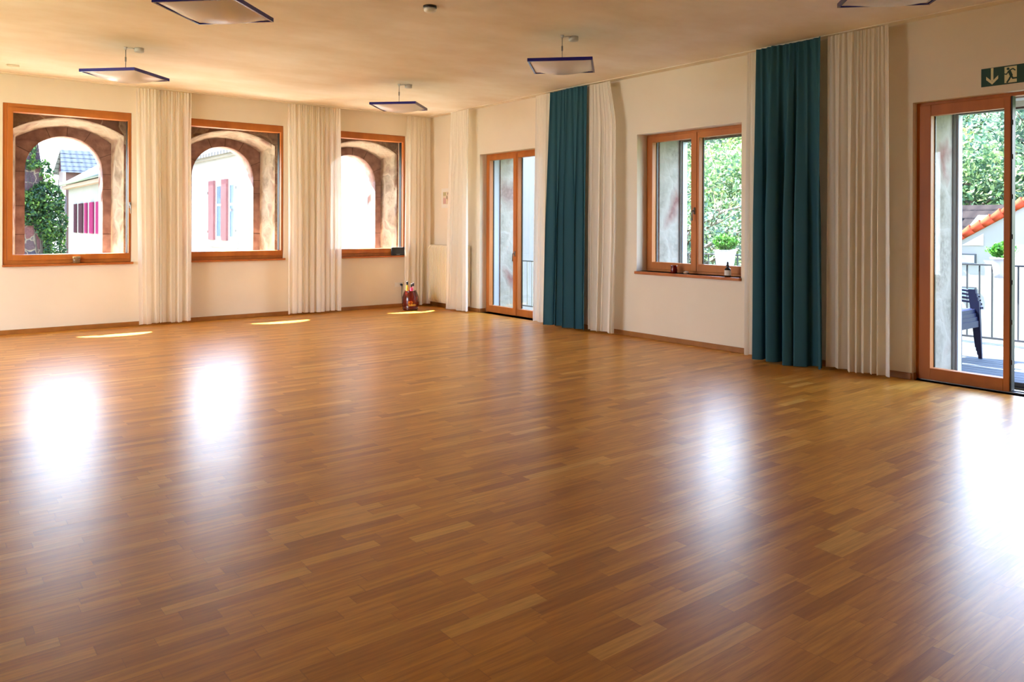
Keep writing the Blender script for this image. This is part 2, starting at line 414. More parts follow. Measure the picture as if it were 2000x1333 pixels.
def double_leaf(name, rect, d, sill=False, open_right=False, fw=.075, top=.10, bot=.13, mid=.058):
    y0, y1, z0, z1 = rect
    root = struct(empty(name, (d, (y0+y1)/2, z0)))
    yc = (y0+y1)/2
    fr = MB(); o = .03
    fr.box(d, d+.07, y1-o, y1, z0, z1, m_frame); fr.box(d, d+.07, y0, y0+o, z0, z1, m_frame)
    fr.box(d, d+.07, y0+o, y1-o, z1-o, z1, m_frame)
    if bot > .1 and sill: fr.box(d, d+.07, y0+o, y1-o, z0, z0+o, m_frame)
    elif open_right: fr.box(d-.01, d+.12, y0, y1, -.001, .014, m_steel); fr.box(d+.02, d+.05, y0+.03, y1, .014, .022, m_dark)
    fr.obj('frame', root, .004)
    zb = z0+(o if sill else .012)
    def leaf(a0, a1, wl, wr, tag_=''):
        # a0<a1 along y; in the image y1 is left
        lf = MB(); zt = z1-o
        lf.box(d-.015, d+.065, a1-wl, a1, zb, zt, m_frame); lf.box(d-.015, d+.065, a0, a0+wr, zb, zt, m_frame)
        lf.box(d-.015, d+.065, a0+wr, a1-wl, zt-top+o, zt, m_frame); lf.box(d-.015, d+.065, a0+wr, a1-wl, zb, zb+bot-.02, m_frame)
        lo = lf.obj('sash', root, .004)
        g = MB(); g.box(d+.03, d+.036, a0+wr-.01, a1-wl+.01, zb+bot-.03, zt-top+o+.01, m_glass); g.obj('glass', lo)
        gk = MB(); t = .008
        gk.box(d+.066, d+.085, a1-wl-t, a1-wl+.004, zb+bot-.02, zt-top+o, m_dark); gk.box(d+.066, d+.085, a0+wr-.004, a0+wr+t, zb+bot-.02, zt-top+o, m_dark)
        gk.obj('gasket', lo)
        return lo
    leaf(yc+.002, y1-o, fw, mid)
    if not open_right:
        leaf(y0+o, yc-.002, mid, fw)
        ov = MB(); ov.box(d-.024, d-.014, yc-.03, yc+.02, zb, z1-o, m_frame); ov.obj('meeting_stile', root, .003)
        hz = z0+.78 if sill else 1.0
        handle('handle', root, (d-.022, yc-.005, hz), (-1, 0, 0))
    else:
        ed = MB(); ed.box(d-.01, d+.06, yc-.012, yc, .02, z1-o, m_dark)
        for z in (.25, .6, .95, 1.35, 1.7, 2.05, 2.35): ed.box(d-.005, d+.02, yc-.017, yc-.012, z, z+.04, m_rail0)
        ed.obj('lock_strip', root)
        # second leaf swung inwards on its hinge at the far jamb
        lf = MB(); zt = z1-o; wl = yc-y0-.03; Y = y0+.03
        lf.box(d-wl, d-wl+.08, Y-.07, Y, zb, zt, m_frame); lf.box(d-.08, d, Y-.07, Y, zb, zt, m_frame)
        lf.box(d-wl+.08, d-.08, Y-.07, Y, zt-.08, zt, m_frame); lf.box(d-wl+.08, d-.08, Y-.07, Y, zb, zb+.12, m_frame)
        lo = lf.obj('sash', root, .004); g = MB(); g.box(d-wl+.07, d-.07, Y-.04, Y-.034, zb+.11, zt-.07, m_glass); g.obj('glass', lo)
    if sill:
        s_ = MB(); s_.box(-.045, d, y0-.005, y1+.005, z0-.035, z0, m_sillw); s_.obj('window_sill', root, .005)
    portal('portal', (.95, (y0+y1)/2, (z0+z1)/2), y1-y0, z1-z0, (-1, 0, 0))
    return root
double_leaf('door_1', D1, .137)
double_leaf('window_4', W4, .19, sill=True, bot=.11)
double_leaf('door_2', D2, .085, open_right=True, fw=.105, mid=.05, top=.13)
b = MB(); d = .14
for q in ((D3[0], D3[0]+.1), (D3[1]-.1, D3[1]), (-12.85, -12.75)): b.box(d, d+.06, q[0], q[1], 0, 2.63, m_frame)
b.box(d, d+.06, D3[0], D3[1], 0, .12, m_frame); b.box(d, d+.06, D3[0], D3[1], 2.53, 2.63, m_frame); struct(b.obj('added_door_3'))  # unseen extra door, added to let more daylight reach the back wall
portal('portal', (.95, -12.8, 1.3), 1.6, 2.6, (-1, 0, 0))
# juliet balcony rail outside door 1
t = empty('balcony_railing', (.95, -2.3, 0))
tag(t, 'thin grey metal railing outside the far double glass door', 'railing')
b = MB(); b.box(.86, .885, D1[0]-.1, D1[1]+.0, .83, .85, m_steel); b.box(.86, .885, D1[0]-.1, D1[1], .06, .08, m_steel); b.obj('rail', t)
for i in range(14):
    y = D1[0]-.05+i*.122; b = MB(); b.box(.867, .879, y-.006, y+.006, .08, .83, m_steel); b.obj('bar', t)

# ------------------------------------------------------------------ curtains
def curtain(axis, u0, u1, off, zt, zb, n, amp, material, seed, depth_dir=-1, taper=None, hm=None, shift=0):
    """gathered cloth between u0 and u1, standing off the wall by off"""
    rnd = random.Random(seed)
    ph = [rnd.uniform(0, 6.28) for _ in range(6)]
    # unequal folds: cumulative phase table
    ws = [rnd.uniform(.42, 1.9) for _ in range(n)]; tot = sum(ws); cum = [0]
    for q in ws: cum.append(cum[-1]+q/tot)
    def fold(s):
        s = min(max(s, 0), .99999)
        for i in range(n):
            if s <= cum[i+1]: return i+(s-cum[i])/(cum[i+1]-cum[i]), i
        return n, n-1
    am = [rnd.uniform(.55, 1.15) for _ in range(n)]
    b = MB(); NU, NV = n*22, 26
    def fn(s, t):
        z = zt-.004+(zb-zt+.004)*t
        fp, i = fold(s)
        lo = math.cos(fp*2*PI)*(.85+.3*math.sin(fp*1.7+ph[5]))+.1*math.sin(fp*4*PI+ph[4]); hi = math.cos(fp*2*PI*3)*.2
        g = min(1, t*1.6+.12); A = amp*(g*lo + (1-g)*hi + .25*math.sin(s*7+ph[1]+t*2.0))
        uu = u0+(u1-u0)*s + .3*amp*math.sin(fp*4*PI+ph[2])*g
        if taper: k0, k1 = taper(t); uu = (u0+k0)+((u1+k1)-(u0+k0))*s + .3*amp*math.sin(fp*4*PI+ph[2])*g
        d = off+A+.012*t
        z += .006*math.sin(s*11+ph[4])*t
        return (uu, -d, z) if axis == 'x' else (-d, uu, z)
    b.grid(fn, NU, NV, material)
    return b, fn
def make_curtain(name, label, axis, u0, u1, off, n, amp, material, seed, taper=None, zb=.035, hm=None, group=None, zt=H-.02):
    root = empty(name, ((u0+u1)/2, -off, zb) if axis == 'x' else (-off, (u0+u1)/2, zb))
    tag(root, label, 'curtain', group)
    b, fn = curtain(axis, u0, u1, off, zt, zb, n, amp, material, seed, taper=taper)
    b.obj('fabric', root, weld=False, fixn=False)
    k0, k1 = taper(0) if taper else (0, 0); hmm = hm or m_sheerh
    hb = MB(); a0, a1 = u0+k0+.05, u1+k1-.03
    def hf(s, t):
        z = zt-.088*t; uu = a0+(a1-a0)*s; d = off-.03+.006*math.sin(s*n*14)
        return (uu, -d, z) if axis == 'x' else (-d, uu, z)
    hb.grid(hf, n*16, 4, hmm); hb.obj('heading', root, weld=False, fixn=False)
    return root
make_curtain('sheer_curtain', 'long cream voile curtain between the first and second arched windows from the left', 'x', -4.97, -4.22, .14, 8, .065, m_sheer, 1, lambda t: (.05*t, -.02*t))
make_curtain('sheer_curtain', 'long cream voile curtain between the second and third arched windows from the left', 'x', -2.76, -1.86, .14, 9, .06, m_sheer, 2, lambda t: (.0, -.01*t))
make_curtain('sheer_curtain', 'narrow cream voile curtain in the corner behind the red vase', 'x', -.58, -.1, .13, 5, .04, m_sheer, 3, lambda t: (-.04*t, -.02*t))
make_curtain('sheer_curtain', 'cream voile curtain between the radiator and the far glass door', 'y', -1.50, -.97, .19, 5, .045, m_sheerw, 4, lambda t: (-.01*t, .1*t), zb=.02)
make_curtain('sheer_curtain', 'slim white voile strip left of the far teal curtain', 'y', -3.55, -3.17, .16, 4, .03, m_sheerw, 5, lambda t: (.02*t, .01*t), zb=.03)
make_curtain('teal_curtain', 'heavy teal curtain beside the far glass door', 'y', -4.30, -3.54, .19, 4, .07, m_teal, 6, lambda t: (-.02*t, .07*t), hm=m_teal, zb=.02)
make_curtain('sheer_curtain', 'cream voile curtain right of the far teal curtain', 'y', -4.72, -4.33, .16, 5, .04, m_sheerw, 7, lambda t: (-.12*min(1, t*6)+.12*max(0, t-.6), 0), zb=.03)
make_curtain('sheer_curtain', 'slim cream voile strip left of the near teal curtain', 'y', -7.03, -6.85, .16, 3, .03, m_sheerw, 8, lambda t: (-.02*t, 0), zb=.03)
make_curtain('teal_curtain', 'heavy teal curtain beside the double casement window with potted herbs', 'y', -7.77, -7.01, .22, 4, .085, m_teal, 9, lambda t: (-.05*t, .0), hm=m_teal, zb=.01)
make_curtain('sheer_curtain', 'wide cream voile curtain next to the open balcony door', 'y', -8.42, -7.80, .17, 7, .06, m_sheerw, 10, lambda t: (-.02*t, 0), zb=.03)
for nm, lab, bx_ in (('curtain_rail', 'white curtain rail on the ceiling along the arched window wall', (XL, -.02, -.14, -.12)), ('curtain_rail', 'white curtain rail on the ceiling along the glass door wall', (-.17, -.15, YF, -.2))):
    b = MB(); b.box(*bx_, H-.01, H, m_ceil); tag(b.obj(nm, bevel=.002), lab, 'curtain rail')

# ------------------------------------------------------------------ pendant lamps
def make_lamp(cx, cy, first=None):
    root = empty('pendant_lamp', (cx, cy, 3.1))
    hs = .305; T = Matrix.Translation((cx, cy, 3.09)) @ Matrix.Rotation(math.radians(44), 4, 'Z')
    b = MB()
    def sag(s, t):
        x, y = (s*2-1)*hs, (t*2-1)*hs; q = (1-(2*s-1)**2)*(1-(2*t-1)**2)
        return T @ Vector((x, y, -.006-.075*q**.8))
    b.grid(sag, 12, 12, m_opal)
    b.grid(lambda s, t: sag(s, t)+Vector((0, 0, .008)), 12, 12, m_opal); b.obj('glass_shade', root, weld=False)
    e = MB(); w_ = .016
    for (x0, x1, y0, y1) in ((-hs-w_, hs+w_, -hs-w_, -hs), (-hs-w_, hs+w_, hs, hs+w_), (-hs-w_, -hs, -hs, hs), (hs, hs+w_, -hs, hs)): e.box(x0, x1, y0, y1, -.016, .016, m_blueedge, T)
    e.obj('blue_rim', root)
    h = MB(); h.lathe([(0, .0), (.05, .0), (.055, .02), (.03, .05), (0, .05)], (cx, cy, 3.1), m_rose, 16); h.obj('lamp_holder', root)
    c = MB(); c.tube([(cx, cy, 3.14), (cx, cy, 3.37)], .004, m_steel, 6); c.tube([(cx, cy, 3.24), (cx, cy, 3.29)], .009, m_steel, 8); c.obj('suspension_cable', root)
    k = MB(); k.tube([(cx, cy, 3.37), (cx, cy, 3.4)], [.012, .02], m_rose, 10); k.tube([(cx, cy, 3.385), (cx+.05, cy-.05, 3.388), (cx+.11, cy-.02, 3.385)], .005, m_rose, 6); k.obj('cable_hook', root)
    r_ = MB(); r_.lathe([(0, -.045), (.045, -.045), (.05, -.04), (.05, 0), (0, 0)], (cx+.13, cy-.03, H), m_rose, 20); r_.obj('ceiling_rose', root)
    return root
LP = [(-5.62, -2.67, 'square white pendant lamp with blue rim near the leftmost arched window'),
      (-2.16, -2.62, 'square white pendant lamp with blue rim in front of the third arched window'),
      (-2.24, -6.08, 'square white pendant lamp with blue rim in front of the far teal curtain'),
      (-5.66, -5.93, 'large square white pendant lamp cut off by the top edge left of the smoke detector'),
      (-2.1, -9.42, 'square white pendant lamp cut off by the top edge above the near curtains')]
lamp0 = make_lamp(LP[0][0], LP[0][1])
for i, (x, y, lab) in enumerate(LP):
    o = lamp0 if i == 0 else copy_tree(lamp0, None, (x, y, 3.1))
    tag(o, lab, 'pendant lamp', 'square pendant lamps')
t = empty('smoke_detector', (-3.86, -6.13, H)); tag(t, 'small round smoke detector on the ceiling between the pendant lamps', 'smoke detector')
b = MB(); b.lathe([(0, -.02), (.06, -.02), (.06, 0), (0, 0)], (-3.86, -6.13, H), m_dark, 24); b.obj('base', t)
b = MB(); b.lathe([(0, -.055), (.035, -.055), (.052, -.045), (.055, -.02), (0, -.02)], (-3.86, -6.13, H), m_white, 24); b.obj('sensor_cap', t)
b = MB(); b.box(-6.56, -6.42, -.77, -.71, H-.03, H, m_cream); tag(b.obj('ceiling_fitting', bevel=.008), 'small cream rectangular fitting on the ceiling above the leftmost window', 'fitting')

# ------------------------------------------------------------------ radiator, picture, sockets
t = empty('radiator', (-.1, -.65, .07)); tag(t, 'tall cream ribbed radiator in the far corner', 'radiator')
b = MB(); y0, y1 = -1.3, -.1
N = 26
def rf(s, tt):
    k = s*N; fr_ = k % 1; dd = .028 if .3 < fr_ < .9 else 0
    edge = 0 if .03 < tt < .97 else 1
    return (-.115-(0 if edge else dd), y1+(y0-y1)*s, .085+(1.09-.085)*tt)
b.grid(rf, N*5, 24, m_cream, smooth=False); b.box(-.113, -.1, y0, y1, .085, 1.09, m_cream); b.obj('front_panel', t, weld=False)
b = MB(); b.box(-.05, -.035, y0, y1, .085, 1.09, m_cream); b.obj('rear_panel', t)
b = MB(); b.box(-.12, -.03, y0-.005, y1+.005, 1.09, 1.1, m_cream)
for i in range(60): b.box(-.1, -.05, y0+.02+i*.0195, y0+.028+i*.0195, 1.1, 1.102, m_dark)
b.box(-.12, -.03, y1, y1+.005, .085, 1.09, m_cream); b.box(-.12, -.03, y0-.005, y0, .085, 1.09, m_cream); b.obj('grille', t)
for y in (-.35, -1.05):
    for z in (.2, .9): b = MB(); b.box(-.04, -.001, y-.02, y+.02, z, z+.04, m_cream); b.obj('bracket', t)
for y in (-1.2, -1.25): b = MB(); b.tube([(-.07, y, .09), (-.07, y, 0)], .008, m_cream); b.obj('pipe', t)

t = empty('picture', (-.01, -.55, 1.92)); tag(t, 'small picture on a white mount above the radiator', 'picture')
b = MB(); b.box(-.012, 0, -.72, -.38, 1.755, 2.10, m_white); b.obj('mount', t, .002)
b = MB(); gx = -.0125
def rect(b, y0, y1, z0, z1, m, x): b.poly([(x, y0, z0), (x, y1, z0), (x, y1, z1), (x, y0, z1)], m)
def disc(b, cy, cz, ry, rz, m, x, n=14): b.poly([(x, cy+ry*math.cos(2*PI*i/n), cz+rz*math.sin(2*PI*i/n)) for i in range(n)], m)
rect(b, -.68, -.43, 1.82, 2.04, mat('picture paper', (226, 214, 190), .8), gx)
rect(b, -.53, -.44, 1.97, 2.03, mat('olive tint', (190, 184, 140), .8), gx-.0006); rect(b, -.53, -.44, 1.83, 1.93, mat('rose tint', (212, 176, 170), .8), gx-.0006)
disc(b, -.625, 2.0, .045, .04, mat('dark brown tint', (72, 50, 44), .8), gx-.0008); disc(b, -.618, 1.985, .028, .03, mat('skin tint', (226, 176, 148), .8), gx-.0012)
disc(b, -.63, 1.905, .045, .065, mat('orange tint', (206, 98, 50), .8), gx-.001); disc(b, -.625, 1.85, .035, .025, mat('rust tint', (160, 84, 50), .8), gx-.0013)
disc(b, -.56, 1.94, .012, .035, mat('moss tint', (80, 76, 44), .8), gx-.0014)
b.obj('print', t, fixn=False)

t = empty('wall_socket', (-.65, -.005, .39)); tag(t, 'double white wall socket beside the red vase', 'wall socket')
b = MB(); b.box(-.735, -.575, -.01, 0, .355, .435, m_white); b.obj('plate', t, .003)
for x in (-.695, -.615):
    b = MB(); b.lathe([(0, 0), (.022, 0), (.026, .006), (.028, .006), (.028, 0)], (0, 0, 0), m_rose, 18)
    o = b.obj('socket_well', t); o.rotation_euler = (PI/2, 0, 0); o.location = Vector((x, -.011, .395))-t.location
b = MB(); b.tube([(-.615, -.012, .395), (-.615, -.045, .395), (-.615, -.05, .36), (-.61, -.03, .2), (-.6, -.03, .07)], [.02, .018, .006, .004, .004], m_black); tag(b.obj('power_plug'), 'small dark plug in the wall socket beside the red vase', 'plug')

# ------------------------------------------------------------------ small things on the sills
m_spk = mat('speaker mesh', (52, 52, 54), .7)
t = empty('bluetooth_speaker', (-.685, -.02, HZ[0])); tag(t, 'small dark grey box speaker on the sill of the third arched window', 'speaker')
b = MB(); b.box(-.82, -.552, -.048, -.005, HZ[0]+.002, HZ[0]+.145, m_spk); b.obj('body', t, .012)
b = MB(); b.box(-.73, -.66, -.0495, -.047, HZ[0]+.012, HZ[0]+.02, m_steel); b.obj('badge', t)
m_amber = mat('smoked glass', (150, 120, 84), .2, Transmission_Weight=.3)
t = empty('candle_glass', (-5.685, -.022, HZ[0])); tag(t, 'small smoky candle glass on the sill of the leftmost arched window', 'candle glass')
b = MB(); b.lathe([(0, 0), (.03, 0), (.045, .01), (.047, .09), (.043, .09), (.041, .02), (0, .02)], (-5.685, -.05, HZ[0]), m_amber, 20); o = b.obj('glass_cup', t)
for v in o.data.vertices: v.co.x *= 1; v.co.y = v.co.y*.55+.006
b = MB(); b.lathe([(0, .02), (.036, .02), (.036, .06), (0, .06)], (-5.685, -.05, HZ[0]), m_white, 16); o = b.obj('candle', t)
for v in o.data.vertices: v.co.y = v.co.y*.5+.004

zs = W4[2]
m_redg = mat('red glass', (120, 14, 16), .15, Transmission_Weight=.3)
t = empty('red_candle_holder', (.06, -5.62, zs)); tag(t, 'small red glass candle holder on the sill of the double casement window', 'candle holder')
b = MB(); b.lathe([(0, 0), (.036, 0), (.042, .008), (.044, .045), (.036, .075), (.044, .095), (.04, .095), (.032, .075), (0, .07)], (.06, -5.62, zs), m_redg, 20); b.obj('glass', t)
b = MB(); b.lathe([(0, .068), (.024, .068), (.024, .085), (0, .085)], (.06, -5.62, zs), m_black, 12); b.obj('candle', t)
b = MB()
b.grid(lambda a, c: (.04+.032*math.cos(a*2*PI)*math.sin(c*PI), -5.83+.038*math.sin(a*2*PI)*math.sin(c*PI), zs+.018-.018*math.cos(c*PI)*(1-.1*math.sin(a*9))), 16, 8, mat('pale pebble', (190, 160, 134), .7), True, True)
tag(b.obj('pebble'), 'pale rounded pebble on the sill between the red candle and the dropper bottle', 'pebble')
t = empty('dropper_bottle', (.0, -6.48, zs)); tag(t, 'small dark dropper bottle with white label on the casement window sill', 'bottle')
bx, by = .0, -6.47
b = MB(); b.lathe([(0, 0), (.032, 0), (.036, .006), (.036, .085), (.03, .1), (.015, .108), (.015, .116)], (bx, by, zs), mat('dark bottle glass', (28, 22, 22), .12), 20); b.obj('bottle_body', t)
b = MB(); b.lathe([(.0368, .02), (.0368, .08)], (bx, by, zs), mat('bottle label', (222, 218, 210), .7), 20); b.obj('bottle_label', t)
b = MB(); b.lathe([(.018, .11), (.018, .138), (.012, .142), (.011, .17), (.004, .178), (0, .178)], (bx, by, zs), m_black, 16); b.obj('dropper_cap', t)

# red vase with bottles in the corner
vx, vy = -.73, -.53
m_vase = mat('oxblood glaze', (84, 26, 22), .12, spec=.7)
t = empty('vase', (vx, vy, 0)); tag(t, 'glossy dark red ceramic vase on the floor in the far corner', 'vase')
b = MB(); b.lathe([(0, 0), (.12, 0), (.128, .012), (.135, .03), (.128, .035), (.142, .09), (.147, .16), (.138, .23), (.115, .295), (.1, .32), (.104, .33), (.092, .33), (.09, .315), (.1, .28), (.1, .1), (0, .1)], (vx, vy, 0), m_vase, 36); b.obj('vase_body', t)
b = MB()
hz = [(0, -.034), (.034, .002), (.04, .02), (.03, .036), (.012, .036), (0, .022), (-.012, .036), (-.03, .036), (-.04, .02), (-.034, .002)]
ang = math.atan2(-11.99-vy, -7.52-vx)
b.poly([(vx+.1475*math.cos(ang+p[0]/.147), vy+.1475*math.sin(ang+p[0]/.147), .125+p[1]) for p in hz], mat('gold glaze', (196, 120, 50), .25, .6)); b.obj('heart_mark', t, fixn=False)
def bottle(x, y, col, capc, lab, tilt, h=.2, r_=.026):
    root = empty('small_bottle', (x, y, .1)); tag(root, lab, 'bottle')
    T = Matrix.Rotation(tilt, 4, 'Y')
    for nm, prof, m in (('bottle_body', [(0, 0), (r_, 0), (r_, h*.8+.06), (r_*.8, h+.08), (.012, h+.1), (.012, h+.115)], mat('bottle '+lab[:9], col, .3)),
                        ('cap', [(.014, h+.112), (.015, h+.16), (.008, h+.17), (0, h+.17)], mat('cap '+lab[:9], capc, .4))):
        b = MB(); b.lathe(prof, (0, 0, 0), m, 14); o = b.obj(nm, root)
        o.parent = root; o.data.transform(Matrix.Translation(-Vector((0, 0, 0))));
        for v in o.data.vertices: v.co = T @ (v.co + root.location)
        o.data.update()
bottle(vx-.045, vy, (226, 190, 70), (24, 24, 26), 'yellow bottle with black cap standing in the red vase', -.05, .22)
bottle(vx+.005, vy-.03, (226, 60, 110), (28, 24, 26), 'pink bottle with dark cap standing in the red vase', .0, .18)
bottle(vx+.045, vy+.01, (222, 214, 220), (48, 26, 40), 'white bottle with dark cap standing in the red vase', .05, .19)

# ------------------------------------------------------------------ exit sign
m_green = mat('sign green', (8, 66, 48), .5); m_sign = mat('sign white', (226, 222, 176), .5)
t = empty('exit_sign', (-.006, -9.32, 2.775)); tag(t, 'green exit sign with a down arrow and running figure above the balcony door', 'exit sign')
b = MB(); b.box(-.006, 0, -9.515, -9.158, 2.695, 2.855, m_green); b.obj('sign_plate', t)
def yz(pts, m, x=-.0068): b.poly([(x, -9.158-p[0], 2.695+p[1]) for p in pts], m)
b = MB()
yz([(.078, .157), (.098, .157), (.098, .045), (.078, .045)], m_sign)
yz([(.088, .012), (.136, .058), (.136, .088), (.088, .04), (.04, .088), (.04, .058)], m_sign, -.007); b.obj('down_arrow', t, fixn=False)
b = MB(); yz([(.185, .01), (.28, .01), (.28, .15), (.185, .15)], m_sign); b.obj('doorway_panel', t, fixn=False)
b = MB(); q = -.0076
yz([(.213+.0115*math.cos(i*PI/6), .131+.0115*math.sin(i*PI/6)) for i in range(12)], m_green, q)
def limb(pts, wd):
    for (a, c) in zip(pts, pts[1:]):
        d = Vector((c[0]-a[0], c[1]-a[1])).normalized()*wd; n_ = Vector((-d.y, d.x))
        yz([(a[0]-n_.x-d.x*.4, a[1]-n_.y-d.y*.4), (a[0]+n_.x-d.x*.4, a[1]+n_.y-d.y*.4), (c[0]+n_.x+d.x*.4, c[1]+n_.y+d.y*.4), (c[0]-n_.x+d.x*.4, c[1]-n_.y+d.y*.4)], m_green, q)
limb([(.222, .112), (.238, .07)], .012); limb([(.222, .116), (.25, .128), (.268, .112)], .005); limb([(.218, .11), (.2, .085), (.187, .09)], .005)
limb([(.238, .068), (.25, .045), (.278, .045)], .007); limb([(.234, .065), (.222, .04), (.205, .014)], .007); b.obj('running_figure', t, fixn=False)

# ------------------------------------------------------------------ terrace outside
m_deck = stone = noisy('weathered decking', (72, 78, 86), (58, 64, 72), 4, .8, .1, 20, spec=.1)
b = MB(); x = .83
while x < 3.33: b.box(x, x+.125, -16, -3.2, -.07, -.03, m_deck); x += .135
b.box(.8, 3.35, -16, -3.2, -.25, -.075, m_dark); tag(b.obj('terrace_deck'), 'grey weathered plank terrace deck outside the balcony door', 'deck', kind='structure')
t = empty('terrace_railing', (3.2, -9, -.03)); tag(t, 'long dark grey metal railing with thin bars around the plank terrace', 'railing')
m_rail = mat('grey rail paint', (50, 54, 62), .5, .3)
b = MB(); b.box(3.18, 3.22, -16, -3.25, .965, .985, m_rail); b.obj('top_rail', t); b = MB(); b.box(3.185, 3.215, -16, -3.25, .045, .07, m_rail); b.obj('bottom_rail', t)
y = -3.3; i = 0
while y > -11.5:
    b = MB(); b.box(3.192, 3.208, y-.008, y+.008, .07, .965, m_rail); b.obj('bar', t)
    if i % 4 == 0: b = MB(); b.box(3.19, 3.21, y-.012, y+.012, -.03, .05, m_rail); b.obj('foot', t)
    y -= .145; i += 1

def leaf_cloud(b, pts, size, m, rnd, up=.3):
    k = b.mat(m)
    for (px, py, pz) in pts:
        n_ = Vector((rnd.gauss(0, 1), rnd.gauss(0, 1), rnd.gauss(0, 1)+up)).normalized()
        a = n_.orthogonal().normalized(); a.rotate(Matrix.Rotation(rnd.uniform(0, 6.28), 3, n_)); c = n_.cross(a); s = size*rnd.uniform(.6, 1.3)
        o = Vector((px, py, pz)); bb = len(b.v)
        b.v += [tuple(o-a*s*.9), tuple(o-a*.1*s+c*s*.5+n_*.1*s), tuple(o+a*s*.9), tuple(o-a*.1*s-c*s*.5+n_*.1*s)]
        b.f.append((bb, bb+1, bb+2, bb+3)); b.mi.append(k); b.sm.append(False)
def leaf_mat(name, c1, c2, c3, sc=3.0):
    m = mat(name, c1, .55, spec=.3); t = NT(m)
    g = t.n('NewGeometry'); n1 = t.n('TexNoise'); n1.inputs['Scale'].default_value = sc; n1.inputs['Detail'].default_value = 3; t.l(g.outputs['Position'], n1.inputs['Vector'])
    col = t.ramp(t.math('ADD', t.math('MULTIPLY', n1.outputs[0], .6), t.math('MULTIPLY', g.outputs['Random Per Island'], .4)), [(.3, c1), (.5, c2), (.7, c3)])
    t.l(col, t.b.inputs['Base Color'])
    tl = t.n('BsdfTranslucent'); mx = t.n('MixShader'); mx.inputs[0].default_value = .35; t.l(col, tl.inputs[0])
    out = [x for x in t.t.nodes if x.type == 'OUTPUT_MATERIAL'][0]
    t.l(t.b.outputs[0], mx.inputs[1]); t.l(tl.outputs[0], mx.inputs[2]); t.l(mx.outputs[0], out.inputs[0]); return m
m_herb = leaf_mat('herb leaves', (30, 78, 20), (52, 108, 34), (90, 140, 52), 12)
m_pot = noisy('white pot', (226, 226, 228), (214, 214, 218), 6, .5, 0)

def planter(cy, ztop, wid, hgt, lab, seed, tall, spread, nleaf):
    cx = 3.12; root = empty('railing_planter', (cx, cy, ztop-hgt)); tag(root, lab, 'planter')
    b = MB()
    def pf(s, t):
        rr = (wid/2)*(.72+.28*t); a = s*2*PI
        return (cx+rr*math.cos(a), cy+rr*math.sin(a), ztop-hgt+hgt*t)
    b.grid(pf, 24, 4, m_pot, True, True); b.lathe([(wid/2, 0), (wid/2+.012, 0), (wid/2+.012, .02), (wid/2-.01, .02), (wid/2-.012, -.02), (0, -.02)], (cx, cy, ztop-.02), m_pot, 24); b.lathe([(0, 0), (wid*.36, 0)], (cx, cy, ztop-hgt), m_pot, 24); b.obj('pot', root)
    for q in (-.3, .2): b = MB(); b.box(cx+wid*.4, 3.2, cy+wid*q, cy+wid*(q+.1), .985, .995, m_rail); b.obj('hanger', root)
    rnd = random.Random(seed); pts = []
    st = MB()
    for _ in range(60):
        a = rnd.uniform(0, 6.28); q = rnd.random()**.5; ex, ey = math.cos(a)*q*spread, math.sin(a)*q*spread; hz = tall*(1-.45*q*q)*rnd.uniform(.6, 1)
        p1 = (cx+ex*.3, cy+ey*.3, ztop-.02); p2 = (cx+ex*.8, cy+ey*.8, ztop+hz*.6); p3 = (cx+ex, cy+ey, ztop+hz); st.tube([p1, p2, p3], .003, m_herb, 4, False)
        for _ in range(nleaf//60): w_ = rnd.uniform(.25, 1.05); pts.append((cx+ex*(.3+.7*w_)+rnd.gauss(0, .02), cy+ey*(.3+.7*w_)+rnd.gauss(0, .02), ztop+hz*w_+rnd.gauss(0, .015)))
    st.obj('stems', root, weld=False); lf = MB(); leaf_cloud(lf, pts, .028, m_herb, rnd); lf.obj('leaves', root, weld=False, fixn=False)
planter(-4.13, 1.06, .36, .3, 'white pot of bushy green herbs seen through the double casement window', 11, .28, .22, 1500)
planter(-8.235, 1.075, .26, .25, 'white pot of broad green herbs hung on the railing outside the balcony door', 12, .2, .17, 700)

